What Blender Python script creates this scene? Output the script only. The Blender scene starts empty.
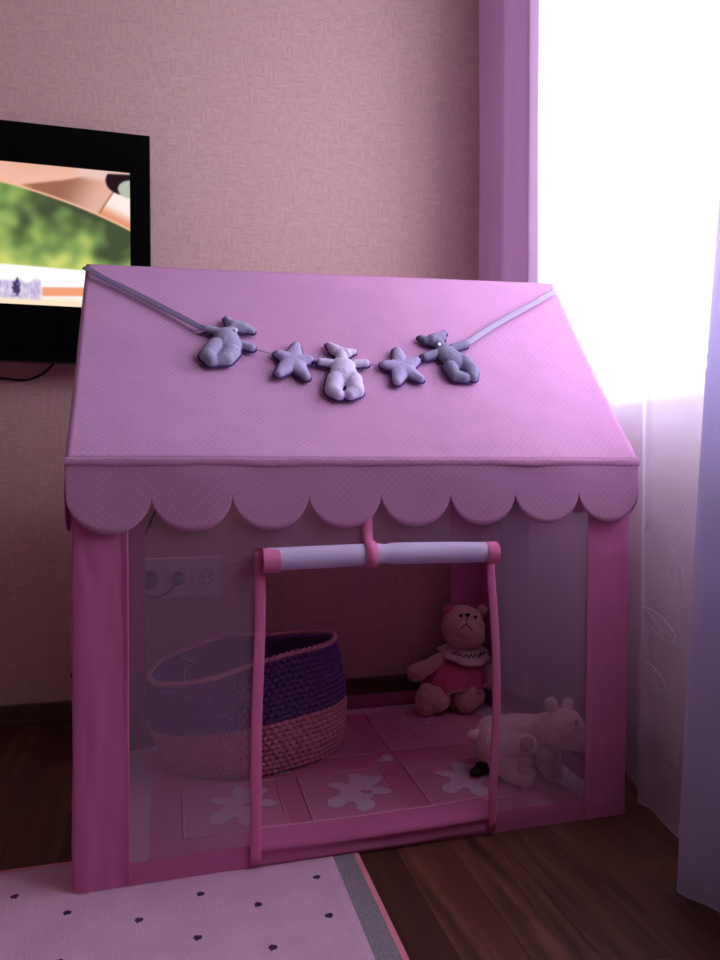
import bpy, bmesh, math, random
from mathutils import Vector, Matrix, noise, Euler
random.seed(7)
S = bpy.context.scene
COL = S.collection
PI = math.pi
sin, cos = math.sin, math.cos

# ------------------------------------------------------------------ camera
F = 721.0; CX = 360.0; CY = 480.0; H = 0.70
YAW = math.atan2(190, 721); PIT = math.atan2(20, 721)
RV = Vector((cos(YAW), -sin(YAW), 0))
FW = Vector((sin(YAW)*cos(PIT), cos(YAW)*cos(PIT), -sin(PIT)))
UP = Vector((sin(YAW)*sin(PIT), cos(YAW)*sin(PIT), cos(PIT)))
CAM = Vector((0, 0, H))
cd = bpy.data.cameras.new('camera'); cam = bpy.data.objects.new('camera', cd); COL.objects.link(cam)
cam.location = CAM; cam.rotation_euler = (PI/2 - PIT, 0, -YAW)
cd.sensor_fit = 'VERTICAL'; cd.sensor_height = 24.0; cd.lens = F/960*24.0
cd.clip_start = 0.02
S.camera = cam

def ray(px, py): return FW + RV*((px-CX)/F) - UP*((py-CY)/F)
def atY(px, py, y): d = ray(px, py); return CAM + d*(y/d.y)
def atX(px, py, x): d = ray(px, py); return CAM + d*(x/d.x)
def atZ(px, py, z=0.0): d = ray(px, py); return CAM + d*((z-H)/d.z)

# ------------------------------------------------------------------ helpers
def lin(c):
    r = []
    for v in c[:3]:
        v = v/255.0
        r.append(v/12.92 if v <= .04045 else ((v+.055)/1.055)**2.4)
    return (r[0], r[1], r[2], 1.0)

def link(name, me, mat=None, parent=None, smooth=True):
    o = bpy.data.objects.new(name, me); COL.objects.link(o)
    if mat is not None:
        for m in (mat if isinstance(mat, (list, tuple)) else [mat]): me.materials.append(m)
    if smooth:
        for p in me.polygons: p.use_smooth = True
    if parent: o.parent = parent
    return o

def tag(o, label=None, cat=None, group=None, kind=None):
    if label: o['label'] = label
    if cat: o['category'] = cat
    if group: o['group'] = group
    if kind: o['kind'] = kind
    return o

def empty(name, loc, label, cat, group=None):
    o = bpy.data.objects.new(name, None); COL.objects.link(o)
    o.location = loc; o.empty_display_size = .05
    return tag(o, label, cat, group)

def local(o, parent):
    """mesh was made in world coordinates: keep it there under its parent"""
    o.parent = parent
    if parent: o.matrix_parent_inverse = Matrix.Translation(-parent.location)
    return o

def mesh(name, verts, faces, mat, parent=None, uvs=None, smooth=True):
    me = bpy.data.meshes.new(name)
    me.from_pydata([tuple(v) for v in verts], [], faces)
    if uvs is not None:
        uvl = me.uv_layers.new(name='UVMap')
        for l in me.loops: uvl.data[l.index].uv = uvs[l.vertex_index]
    me.update()
    o = link(name, me, mat, None, smooth)
    return local(o, parent) if parent else o

def surf(name, f, nu, nv, mat, parent=None, uvf=None, smooth=True, close_u=False):
    vs = []; uv = []
    cu = nu if close_u else nu+1
    for j in range(nv+1):
        for i in range(cu):
            u = i/nu; v = j/nv
            vs.append(f(u, v)); uv.append(uvf(u, v) if uvf else (u, v))
    fs = []
    for j in range(nv):
        for i in range(nu):
            a = j*cu+i; b = j*cu+(i+1) % cu
            fs.append((a, b, b+cu, a+cu))
    return mesh(name, vs, fs, mat, parent, uv, smooth)

def box(name, lo, hi, mat, parent=None, bevel=0.0, seg=2):
    bm = bmesh.new(); bmesh.ops.create_cube(bm, size=1)
    for v in bm.verts:
        for k in range(3): v.co[k] = (lo[k]+hi[k])/2 + v.co[k]*(hi[k]-lo[k])
    if bevel: bmesh.ops.bevel(bm, geom=bm.edges[:], offset=bevel, segments=seg, affect='EDGES', profile=.5)
    me = bpy.data.meshes.new(name); bm.to_mesh(me); bm.free()
    o = link(name, me, mat, None, False)
    return local(o, parent) if parent else o

def spline(pts, n):
    """Catmull-Rom through the points"""
    P = [Vector(p) for p in pts]
    P = [P[0]*2-P[1]] + P + [P[-1]*2-P[-2]]
    out = []
    segs = len(P)-3
    for k in range(n+1):
        t = k/n*segs; i = min(int(t), segs-1); t -= i
        a, b, c, d = P[i:i+4]
        out.append(.5*((2*b)+(c-a)*t+(2*a-5*b+4*c-d)*t*t+(3*b-a-3*c+d)*t**3))
    return out

def tube_data(pts, r, seg=8, flat=None, normal=None, caps=True):
    """flat=(half width, half thickness) gives a ribbon with given surface normal"""
    vs = []; fs = []; n = len(pts)
    up = Vector(normal) if normal else None
    for i, p in enumerate(pts):
        t = (pts[min(i+1, n-1)]-pts[max(i-1, 0)]).normalized()
        ref = up if up is not None else (Vector((0, 0, 1)) if abs(t.z) < .9 else Vector((1, 0, 0)))
        s = t.cross(ref).normalized(); q = s.cross(t).normalized()
        rr = r(i/(n-1)) if callable(r) else r
        for k in range(seg):
            a = 2*PI*k/seg
            if flat: vs.append(p+s*flat[0]*cos(a)+q*flat[1]*sin(a))
            else: vs.append(p+s*rr*cos(a)+q*rr*sin(a))
    for i in range(n-1):
        for k in range(seg):
            a = i*seg+k; b = i*seg+(k+1) % seg
            fs.append((a, b, b+seg, a+seg))
    if caps:
        fs.append(tuple(range(seg))[::-1]); fs.append(tuple((n-1)*seg+k for k in range(seg)))
    return vs, fs

def tube(name, pts, r, mat, parent=None, seg=8, n=None, flat=None, normal=None):
    P = spline(pts, n) if n else [Vector(p) for p in pts]
    v, f = tube_data(P, r, seg, flat, normal)
    return mesh(name, v, f, mat, parent)

def merge(parts):
    vs = []; fs = []
    for v, f in parts:
        o = len(vs); vs += list(v); fs += [tuple(i+o for i in q) for q in f]
    return vs, fs

def blob(name, prims, voxel, mat, parent=None, fur=0.0, furscale=60, smooth=3):
    """one continuous soft body from overlapping ellipsoids and tapered limbs"""
    bm = bmesh.new()
    def ball(c, r, R=None):
        M = Matrix.Translation(Vector(c)) @ (R.to_4x4() if R else Matrix()) @ Matrix.Diagonal((r[0], r[1], r[2], 1))
        bmesh.ops.create_icosphere(bm, subdivisions=3, radius=1, matrix=M)
    for p in prims:
        if p[0] == 's':
            ball(p[1], p[2], p[3] if len(p) > 3 else None)
        else:
            _, a, ra, b, rb = p[:5]
            fl = p[5] if len(p) > 5 else None
            a = Vector(a); b = Vector(b); k = max(4, int((b-a).length/(min(ra, rb)*.35)))
            for i in range(k+1):
                t = i/k; r = ra+(rb-ra)*t
                if fl: ball(a.lerp(b, t), (r, r, r*fl[0]), fl[1])
                else: ball(a.lerp(b, t), (r, r, r))
    me = bpy.data.meshes.new(name); bm.to_mesh(me); bm.free()
    tmp = bpy.data.objects.new('tmp', me); COL.objects.link(tmp)
    m = tmp.modifiers.new('r', 'REMESH'); m.mode = 'VOXEL'; m.voxel_size = voxel; m.use_smooth_shade = True
    if smooth:
        s = tmp.modifiers.new('s', 'SMOOTH'); s.iterations = smooth; s.factor = .5
    bpy.context.view_layer.update()
    dg = bpy.context.evaluated_depsgraph_get()
    out = bpy.data.meshes.new_from_object(tmp.evaluated_get(dg))
    bpy.data.objects.remove(tmp); out.name = name; out.materials.clear()
    if fur:
        ns = [v.normal.copy() for v in out.vertices]
        for v, nn in zip(out.vertices, ns):
            v.co += nn*fur*(noise.noise(v.co*furscale)+.6*noise.noise(v.co*furscale*2.3))
        out.update()
    o = link(name, out, mat)
    return local(o, parent) if parent else o

# ------------------------------------------------------------------ materials
def newmat(name):
    m = bpy.data.materials.new(name); m.use_nodes = True
    nt = m.node_tree; nt.nodes.clear()
    out = nt.nodes.new('ShaderNodeOutputMaterial')
    return m, nt, out
def N(nt, t, **kw):
    n = nt.nodes.new(t)
    for k, v in kw.items():
        if hasattr(n, k): setattr(n, k, v)
    return n
def mixrgb(nt, fac, a, b, blend='MIX'):
    n = N(nt, 'ShaderNodeMix', data_type='RGBA', blend_type=blend)
    for sock, v in ((n.inputs[0], fac), (n.inputs[6], a), (n.inputs[7], b)):
        if hasattr(v, 'is_linked') or isinstance(v, bpy.types.NodeSocket): nt.links.new(v, sock)
        else: sock.default_value = v
    return n.outputs[2]
def math_(nt, op, a, b=0.0, c=None):
    n = N(nt, 'ShaderNodeMath', operation=op)
    for s, v in zip(n.inputs, (a, b, c)):
        if v is None: continue
        if isinstance(v, bpy.types.NodeSocket): nt.links.new(v, s)
        else: s.default_value = v
    return n.outputs[0]
def coord(nt, kind='Object', scale=(1, 1, 1), rot=(0, 0, 0)):
    tc = N(nt, 'ShaderNodeTexCoord'); mp = N(nt, 'ShaderNodeMapping')
    nt.links.new(tc.outputs[kind], mp.inputs[0])
    mp.inputs['Scale'].default_value = scale; mp.inputs['Rotation'].default_value = rot
    return mp.outputs[0]
def nz(nt, vec, scale, detail=3, rough=.5):
    n = N(nt, 'ShaderNodeTexNoise'); nt.links.new(vec, n.inputs['Vector'])
    n.inputs['Scale'].default_value = scale; n.inputs['Detail'].default_value = detail; n.inputs['Roughness'].default_value = rough
    return n.outputs[0]
def ramp(nt, v, a, b):
    n = N(nt, 'ShaderNodeMapRange'); nt.links.new(v, n.inputs[0])
    n.inputs[1].default_value = a; n.inputs[2].default_value = b; n.clamp = True
    return n.outputs[0]
def bump(nt, h, strength, dist=.001):
    n = N(nt, 'ShaderNodeBump'); nt.links.new(h, n.inputs['Height'])
    n.inputs['Strength'].default_value = strength; n.inputs['Distance'].default_value = dist
    return n.outputs[0]

def plain(name, col, rough=.6, spec=.3, nscale=None, namp=.12, bstr=0, metal=0, sheen=0):
    m, nt, out = newmat(name)
    p = N(nt, 'ShaderNodeBsdfPrincipled')
    c = lin(col); p.inputs['Roughness'].default_value = rough; p.inputs['Specular IOR Level'].default_value = spec
    p.inputs['Metallic'].default_value = metal; p.inputs['Sheen Weight'].default_value = sheen
    p.inputs['Base Color'].default_value = c
    if nscale:
        v = coord(nt); t = nz(nt, v, nscale, 4)
        dk = tuple(x*(1-namp*2) for x in c[:3])+(1,); lt = tuple(min(1, x*(1+namp)) for x in c[:3])+(1,)
        nt.links.new(mixrgb(nt, t, dk, lt), p.inputs['Base Color'])
        if bstr: nt.links.new(bump(nt, t, bstr), p.inputs['Normal'])
    nt.links.new(p.outputs[0], out.inputs[0])
    return m

def cloth(name, col, trans=.3, alpha=1.0, dots=None, dotcol=None, wrinkle=.4, wscale=14, gloss=0.0, dotsize=.17, stretch=(1, 1, 1)):
    """woven fabric: diffuse + translucent, sheer cloth lets part of the light straight through its holes"""
    m, nt, out = newmat(name)
    c = lin(col)
    uv = coord(nt, 'UV'); ob = coord(nt, 'Object', stretch)
    t = nz(nt, ob, wscale, 4)
    colo = mixrgb(nt, t, tuple(x*.93 for x in c[:3])+(1,), tuple(min(1, x*1.05) for x in c[:3])+(1,))
    if dots:
        vo = N(nt, 'ShaderNodeTexVoronoi'); vo.feature = 'F1'; vo.inputs['Randomness'].default_value = 0.0
        mp = N(nt, 'ShaderNodeMapping'); nt.links.new(uv, mp.inputs[0]); mp.inputs['Rotation'].default_value = (0, 0, PI/4)
        vo.voronoi_dimensions = '2D'; nt.links.new(mp.outputs[0], vo.inputs['Vector']); vo.inputs['Scale'].default_value = 1/dots
        dmask = math_(nt, 'SUBTRACT', 1.0, ramp(nt, vo.outputs['Distance'], dotsize*.75, dotsize*1.2))
        colo = mixrgb(nt, dmask, colo, lin(dotcol))
    wv = nz(nt, uv, 900, 1)
    hsum = math_(nt, 'MULTIPLY_ADD', wv, .04, t)
    nrm = bump(nt, hsum, wrinkle, .006)
    d = N(nt, 'ShaderNodeBsdfDiffuse'); nt.links.new(colo, d.inputs[0]); nt.links.new(nrm, d.inputs['Normal'])
    tr = N(nt, 'ShaderNodeBsdfTranslucent'); nt.links.new(colo, tr.inputs[0])
    mx = N(nt, 'ShaderNodeMixShader'); mx.inputs[0].default_value = trans
    nt.links.new(d.outputs[0], mx.inputs[1]); nt.links.new(tr.outputs[0], mx.inputs[2])
    sh = mx.outputs[0]
    if gloss:
        g = N(nt, 'ShaderNodeBsdfGlossy'); g.inputs['Roughness'].default_value = .38; nt.links.new(nrm, g.inputs['Normal'])
        g.inputs[0].default_value = (min(1, c[0]+.2), min(1, c[1]+.2), min(1, c[2]+.2), 1)
        m2 = N(nt, 'ShaderNodeMixShader'); m2.inputs[0].default_value = gloss
        nt.links.new(sh, m2.inputs[1]); nt.links.new(g.outputs[0], m2.inputs[2]); sh = m2.outputs[0]
    if alpha < 1:
        ts = N(nt, 'ShaderNodeBsdfTransparent')
        m3 = N(nt, 'ShaderNodeMixShader'); m3.inputs[0].default_value = alpha
        nt.links.new(ts.outputs[0], m3.inputs[1]); nt.links.new(sh, m3.inputs[2]); sh = m3.outputs[0]
    nt.links.new(sh, out.inputs[0])
    return m

def wallpaper(name, col):
    m, nt, out = newmat(name)
    p = N(nt, 'ShaderNodeBsdfPrincipled'); p.inputs['Roughness'].default_value = .75; p.inputs['Specular IOR Level'].default_value = .15
    a = nz(nt, coord(nt, 'Object', (150, 150, 28)), 1, 3, .6)
    b = nz(nt, coord(nt, 'Object', (30, 30, 150)), 1, 3, .6)
    # patches of vertical and of horizontal threads
    pm = ramp(nt, nz(nt, coord(nt, 'Object', (45, 45, 45)), 1, 1), .46, .54)
    th = N(nt, 'ShaderNodeMix'); nt.links.new(pm, th.inputs[0]); nt.links.new(a, th.inputs[2]); nt.links.new(b, th.inputs[3])
    t = ramp(nt, th.outputs[0], .30, .70)
    c = lin(col)
    nt.links.new(mixrgb(nt, t, tuple(x*.86 for x in c[:3])+(1,), tuple(min(1, x*1.10) for x in c[:3])+(1,)), p.inputs['Base Color'])
    nt.links.new(bump(nt, t, .2, .0008), p.inputs['Normal'])
    nt.links.new(p.outputs[0], out.inputs[0])
    return m

def woodfloor(name):
    m, nt, out = newmat(name)
    p = N(nt, 'ShaderNodeBsdfPrincipled'); p.inputs['Roughness'].default_value = .42; p.inputs['Specular IOR Level'].default_value = .35
    tc = N(nt, 'ShaderNodeTexCoord'); sp = N(nt, 'ShaderNodeSeparateXYZ'); nt.links.new(tc.outputs['Object'], sp.inputs[0])
    xi = math_(nt, 'DIVIDE', math_(nt, 'ADD', sp.outputs[0], .0), .097)
    row = math_(nt, 'FLOOR', xi)
    wn = N(nt, 'ShaderNodeTexWhiteNoise', noise_dimensions='1D'); nt.links.new(row, wn.inputs['W'])
    yo = math_(nt, 'DIVIDE', math_(nt, 'ADD', sp.outputs[1], math_(nt, 'MULTIPLY', wn.outputs[0], 3.1)), .62)
    pl = math_(nt, 'FLOOR', yo)
    cb = N(nt, 'ShaderNodeCombineXYZ'); nt.links.new(row, cb.inputs[0]); nt.links.new(pl, cb.inputs[1])
    w2 = N(nt, 'ShaderNodeTexWhiteNoise', noise_dimensions='2D'); nt.links.new(cb.outputs[0], w2.inputs['Vector'])
    vec = N(nt, 'ShaderNodeVectorMath', operation='MULTIPLY_ADD')
    nt.links.new(tc.outputs['Object'], vec.inputs[0]); vec.inputs[1].default_value = (38, 3.2, 1)
    nt.links.new(w2.outputs['Color'], vec.inputs[2])
    ofs = N(nt, 'ShaderNodeVectorMath', operation='MULTIPLY_ADD'); nt.links.new(w2.outputs['Color'], ofs.inputs[0]); ofs.inputs[1].default_value = (40, 40, 40); nt.links.new(vec.outputs[0], ofs.inputs[2])
    g = nz(nt, ofs.outputs[0], 1.4, 7, .65)
    g2 = nz(nt, ofs.outputs[0], .35, 2, .5)
    base = mixrgb(nt, ramp(nt, g, .35, .68), lin((58, 34, 28)), lin((112, 72, 54)))
    base = mixrgb(nt, ramp(nt, g2, .4, .65), base, lin((82, 48, 37)))
    tone = mixrgb(nt, w2.outputs[0], (.62, .60, .60, 1), (1.25, 1.2, 1.15, 1))
    base = mixrgb(nt, 1.0, base, tone, 'MULTIPLY')
    fr = math_(nt, 'FRACT', xi); fy = math_(nt, 'FRACT', yo)
    sx = math_(nt, 'LESS_THAN', math_(nt, 'MINIMUM', fr, math_(nt, 'SUBTRACT', 1.0, fr)), .010)
    sy = math_(nt, 'LESS_THAN', math_(nt, 'MINIMUM', fy, math_(nt, 'SUBTRACT', 1.0, fy)), .002)
    seam = math_(nt, 'MAXIMUM', sx, sy)
    base = mixrgb(nt, math_(nt, 'MULTIPLY', seam, .7), base, lin((24, 14, 11)))
    nt.links.new(base, p.inputs['Base Color'])
    nt.links.new(bump(nt, math_(nt, 'SUBTRACT', g, seam), .15, .0015), p.inputs['Normal'])
    nt.links.new(p.outputs[0], out.inputs[0])
    return m

M = {}
M['wall'] = wallpaper('wallpaper', (212, 176, 170))
M['ceiling'] = plain('ceiling_paint', (225, 220, 218), .8)
M['floor'] = woodfloor('dark_plank_floor')
M['baseboard'] = plain('dark_wood_baseboard', (98, 66, 56), .5, .4, 30, .15)
M['white'] = plain('white_plastic', (225, 222, 222), .4)
M['tent'] = cloth('pink_dotted_cloth', (217, 166, 208), .30, 1, .0095, (225, 181, 218), .35, 16, dotsize=.19)
M['valance'] = cloth('pink_dotted_valance_cloth', (212, 158, 198), .38, 1, .0095, (221, 173, 209), .3, 16, dotsize=.19)
M['satin'] = cloth('pink_satin', (214, 128, 180), .30, .97, wrinkle=.5, wscale=7, gloss=.05, stretch=(1.6, 1.6, .6))
M['border'] = cloth('pink_border_cloth', (212, 122, 172), .30, .88, wrinkle=.6, wscale=12)
M['sheer'] = cloth('sheer_mesh_cloth', (204, 176, 206), .5, .24, wrinkle=.1)
M['sheer_back'] = cloth('sheer_back_cloth', (214, 150, 170), .5, .08, wrinkle=.1)
M['gable'] = cloth('pink_gable_cloth', (214, 158, 196), .5, 1, .0095, (226, 174, 212), .3, 16)
M['trim'] = cloth('pink_trim_ribbon', (226, 128, 176), .15, 1, wrinkle=.3, wscale=40)
M['roll'] = cloth('rolled_white_sheer', (222, 206, 238), .25, 1, wrinkle=.35, wscale=30)
M['tulle'] = cloth('white_tulle', (226, 222, 244), .55, .60, wrinkle=.08)
M['embroidery'] = cloth('white_embroidery', (236, 232, 250), .45, .50)
M['drape'] = cloth('mauve_drape', (202, 174, 200), .42, 1, wrinkle=.25, wscale=10, stretch=(3, 3, .35))
M['rug'] = plain('pale_pink_rug_pile', (222, 182, 208), .9, .1, 420, .22, .8)
M['rug_grey'] = plain('grey_rug_border', (150, 140, 152), .9, .1, 300, .35, .8)
M['rug_pink'] = plain('pink_rug_binding', (226, 140, 158), .8, .1, 200, .1, .3)
M['mat_pink'] = plain('pink_mat_cloth', (206, 122, 156), .85, .1, 260, .10, .4)
M['mat_square'] = None
M['mat_pale'] = plain('pale_mat_cloth', (214, 172, 200), .85, .1, 260, .08, .4)
M['mat_bear'] = plain('pale_bear_applique', (218, 186, 208), .85, .1, 160, .16, .4)
M['mat_line'] = plain('pale_mat_line', (228, 158, 192), .85, .1)
M['yarn_pink'] = plain('pink_yarn', (222, 146, 174), .9, .1, 300, .12, .5)
M['yarn_rim'] = plain('pale_pink_yarn', (224, 158, 180), .9, .1, 300, .12, .5)
M['yarn_purple'] = plain('purple_yarn', (122, 80, 150), .9, .1, 300, .15, .5)
M['felt_grey'] = plain('grey_blue_felt', (160, 156, 184), .95, .08, 500, .10, .4)
M['felt_dark'] = plain('dark_grey_felt', (140, 136, 164), .95, .08, 420, .22, .5)
M['felt_light'] = plain('pale_lilac_felt', (205, 192, 222), .95, .08, 500, .08, .4)
M['felt_star'] = plain('lilac_grey_felt', (172, 160, 196), .95, .08, 500, .10, .4)
M['stitch'] = plain('purple_stitching', (74, 52, 104), .9, .1)
M['ribbon'] = plain('grey_satin_ribbon', (112, 98, 126), .45, .4, 200, .06)
M['ribbon_l'] = plain('light_grey_satin_ribbon', (150, 138, 168), .45, .4, 200, .06)
M['thread'] = plain('grey_thread', (150, 130, 165), .8)
M['button'] = plain('white_button', (232, 225, 240), .35)
M['black'] = plain('black_plastic', (4, 4, 6), .3, .12)
M['cable'] = plain('black_cable', (16, 14, 18), .5)
M['plug'] = plain('dark_plug', (34, 28, 34), .5)
M['socket'] = plain('socket_plastic', (238, 226, 230), .4)
M['hole'] = plain('socket_hole', (50, 40, 46), .7)
M['plush'] = plain('beige_plush', (214, 164, 164), 1, .05, 160, .18, 1.0, sheen=.3)
M['plush_ear'] = plain('pink_plush_ear', (196, 92, 122), 1, .05, 160, .2, 1.0, sheen=.3)
M['lamb'] = plain('cream_plush', (242, 208, 208), 1, .05, 150, .14, 1.0, sheen=.3)
M['pad'] = plain('tan_paw_pad', (196, 148, 142), 1, .05, 150, .1, .6)
M['dress'] = cloth('pink_dotted_dress', (200, 82, 122), .1, 1, .011, (230, 160, 186), .5, 40, dotsize=.12)
M['lace'] = cloth('pale_lace_collar', (230, 182, 196), .2, 1, wrinkle=.6, wscale=60)
M['blackthread'] = plain('black_thread', (24, 12, 18), .7)
M['eye'] = plain('black_eye', (10, 6, 8), .2, .6)
M['scrap'] = plain('dark_grey_fuzz', (66, 52, 60), 1, .05, 200, .3, .8)

# dotted square cloth of the mat
def dotted(name, a, b, cell, size):
    m, nt, out = newmat(name)
    p = N(nt, 'ShaderNodeBsdfPrincipled'); p.inputs['Roughness'].default_value = .85; p.inputs['Specular IOR Level'].default_value = .1
    v = coord(nt, 'Object', (1, 1, 1), (0, 0, PI/4))
    vo = N(nt, 'ShaderNodeTexVoronoi'); vo.voronoi_dimensions = '2D'; vo.inputs['Randomness'].default_value = 0
    nt.links.new(v, vo.inputs['Vector']); vo.inputs['Scale'].default_value = 1/cell
    k = ramp(nt, vo.outputs['Distance'], size*.8, size*1.2)
    nt.links.new(mixrgb(nt, k, lin(b), lin(a)), p.inputs['Base Color'])
    nt.links.new(p.outputs[0], out.inputs[0])
    return m
M['mat_square'] = dotted('dotted_mat_square', (198, 118, 154), (226, 170, 194), .0060, .26)

# ------------------------------------------------------------------ the room
WY = 2.06; WX = 1.10; X0 = -3.0; Y0 = -2.8; CZ = 2.55
def setting(o): o['kind'] = 'structure'; return o
setting(box('floor', (X0-.1, Y0-.1, -.1), (WX+.25, WY+.1, 0), M['floor']))
setting(box('ceiling', (X0-.1, Y0-.1, CZ), (WX+.25, WY+.1, CZ+.1), M['ceiling']))
setting(box('wall_back', (X0-.1, WY, 0), (WX+.25, WY+.1, CZ), M['wall']))
setting(box('wall_left', (X0-.1, Y0, 0), (X0, WY, CZ), M['wall']))
setting(box('wall_front', (X0-.1, Y0-.1, 0), (WX+.25, Y0, CZ), M['wall']))
# window wall with one wide opening
WYA, WYB, WZA, WZB = .05, 1.93, .86, 2.36
parts = []
def boxdata(lo, hi):
    x0, y0, z0 = lo; x1, y1, z1 = hi
    v = [(x0, y0, z0), (x1, y0, z0), (x1, y1, z0), (x0, y1, z0), (x0, y0, z1), (x1, y0, z1), (x1, y1, z1), (x0, y1, z1)]
    f = [(0, 3, 2, 1), (4, 5, 6, 7), (0, 1, 5, 4), (1, 2, 6, 5), (2, 3, 7, 6), (3, 0, 4, 7)]
    return v, f
vs, fs = merge([boxdata((WX, Y0, 0), (WX+.2, WY, WZA)), boxdata((WX, Y0, WZB), (WX+.2, WY, CZ)),
                boxdata((WX, Y0, WZA), (WX+.2, WYA, WZB)), boxdata((WX, WYB, WZA), (WX+.2, WY, WZB))])
setting(mesh('wall_right', vs, fs, M['wall'], smooth=False))
# window frame and pane
fw = .05
vs, fs = merge([boxdata((WX+.10, WYA, WZA), (WX+.16, WYA+fw, WZB)), boxdata((WX+.10, WYB-fw, WZA), (WX+.16, WYB, WZB)),
                boxdata((WX+.10, WYA+fw, WZA), (WX+.16, WYB-fw, WZA+fw)), boxdata((WX+.10, WYA+fw, WZB-fw), (WX+.16, WYB-fw, WZB))])
win = setting(mesh('window_1', vs, fs, M['white'], smooth=False))
gm, nt, out = newmat('window_glass')
ts = N(nt, 'ShaderNodeBsdfTransparent'); gl = N(nt, 'ShaderNodeBsdfGlossy'); gl.inputs['Roughness'].default_value = .02
mx = N(nt, 'ShaderNodeMixShader'); mx.inputs[0].default_value = .05
nt.links.new(ts.outputs[0], mx.inputs[1]); nt.links.new(gl.outputs[0], mx.inputs[2]); nt.links.new(mx.outputs[0], out.inputs[0])
box('window_pane', (WX+.127, WYA+fw, WZA+fw), (WX+.133, WYB-fw, WZB-fw), gm, win)
box('window_sill', (WX-.05, WYA-.05, WZA-.03), (WX+.10, WYB+.03, WZA), M['white'], win, .006)
# baseboard
def bb(name, lo, hi): setting(box(name, lo, hi, M['baseboard'], None, .004))
bb('baseboard_back', (X0, WY-.014, 0), (WX, WY, .055))
bb('baseboard_right', (WX-.014, Y0, 0), (WX, WY-.014, .055))
bb('baseboard_left', (X0, Y0, 0), (X0+.014, WY-.014, .055))

# ------------------------------------------------------------------ television
TY = 1.985
tv = empty('television', (-.42, TY, .947), 'black flat television on the back wall showing a bright green outdoor picture', 'television')
xl, xr, zb, zt = -.80, -.045, .950, 1.547
sxl, sxr, szb, szt = -.745, -.096, 1.093, 1.447
vs, fs = merge([boxdata((xl, TY, zb), (xr, TY+.035, szb)), boxdata((xl, TY, szt), (xr, TY+.035, zt)),
                boxdata((xl, TY, szb), (sxl, TY+.035, szt)), boxdata((sxr, TY, szb), (xr, TY+.035, szt))])
o = mesh('bezel', vs, fs, M['black'], tv, smooth=False)
b_ = o.modifiers.new('b', 'BEVEL'); b_.width = .002; b_.segments = 2
box('back_housing', (xl+.03, TY+.012, zb+.04), (xr-.03, TY+.06, zt-.04), M['black'], tv, .008)
box('wall_bracket', (-.55, TY+.06, 1.12), (-.30, WY, 1.40), M['black'], tv)
# the picture on the screen
def mixc(a, b, t):
    t = max(0.0, min(1.0, t)); return tuple(p*(1-t)+q*t for p, q in zip(a, b))
def sst(a, b, x):
    t = max(0.0, min(1.0, (x-a)/(b-a))); return t*t*(3-2*t)
def scr(x, y):
    """colour of the picture, x 0..130 from the left of what is seen, y 160..303 downwards"""
    def nn(a, b, s, o=0): return noise.noise(Vector((a*s+o, b*s, o)))
    y = y+6.5*(x/130)*sst(240, 175, y)
    edge = 181.5+x*.235+(x*x)*.0006
    yb = 263+x*.02
    # out-of-focus foliage
    t = (y-edge)/(yb-edge)
    k = .34+.55*nn(x, y, .030, 1)+.35*nn(x, y, .075, 5)+.95*(t-.45)-.0030*(x-40)*(1-.6*t)+.30*sst(45, 0, x)*sst(.45, .1, t)
    dark = (70, 82, 54); mid = (128, 158, 88); lite = (204, 212, 112)
    c = mixc(dark, mid, k*2) if k < .5 else mixc(mid, lite, k*2-1)
    # the tan shape across the top
    s_ = mixc((232, 178, 152), (240, 186, 168), sst(160, 182, y)+.4*nn(x, y, .05, 3))
    lo = 182.5-(x-25)*.14-2.2*sst(60, 90, x)
    s_ = mixc(s_, (196, 138, 112), sst(lo-1, lo+.6, y)*sst(16, 26, x))
    s_ = mixc(s_, mixc((156, 104, 80), (226, 176, 158), sst(55, 104, x+(y-188)*.5)), sst(lo, lo+2, y)*sst(22, 34, x))
    s_ = mixc(s_, (234, 196, 186), sst(70, 84, x)*sst(178, 170, y-(x-80)*.1))
    line = 113-(y-187)*.72
    right = sst(line-.4, line+1.4, x)
    w_ = mixc((250, 232, 226), (226, 148, 112), sst(194+(x-100)*.40, 208+(x-100)*.40, y))
    s_ = mixc(s_, w_, right*sst(182, 187, y))
    s_ = mixc(s_, (156, 92, 68), (1-min(1, abs(x-line)/1.6))*sst(183, 187, y))
    e1 = ((x-126)/21)**2+((y-175)/15)**2+.10*(x-126)/21*(y-178)/13
    s_ = mixc(s_, (38, 22, 28), sst(1.12, .94, e1)*sst(168, 170, y+ (130-x)*.0))
    e2 = ((x-130)/12.5)**2+((y-184)/9.0)**2
    s_ = mixc(s_, (184, 188, 172), sst(1.12, .85, e2))
    s_ = mixc(s_, (244, 186, 156), sst(edge-2.6, edge-1.2, y))
    c = mixc(s_, c, sst(edge-.5, edge+.9, y))
    # white foreground
    g = (253, 250, 250)
    g = mixc(g, (250, 226, 196), sst(291, 299, y+.0*x+4*nn(x, y, .03, 4)))
    ob = 283.5-(x-40)*.05; oe = 292.5-(x-40)*.05
    g = mixc(g, (238, 158, 120), sst(ob, ob+2, y)*sst(oe+2, oe, y)*sst(38, 41, x))
    m_ = sst(40, 37, x)*sst(277, 281, y+3*nn(x, y, .1, 6))*sst(299, 295, y)
    s2 = nn(x, y*.35, .42, 9)
    g = mixc(g, (206+50*s2, 192+50*s2, 222+34*s2), m_)
    e3 = ((x-14.5)/3.6)**2+((y-286)/8.5)**2+1.4*nn(x, y, .35, 2)
    g = mixc(g, (72, 60, 104), sst(1.3, .7, e3))
    return mixc(c, g, sst(yb-.6, yb+.8, y))
nu, nv = 330, 190
vs = []; cols = []
xs = [sxl+(-.43-sxl)*i/40 for i in range(40)]+[-.43+(sxr+.43)*i/290 for i in range(291)]
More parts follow.
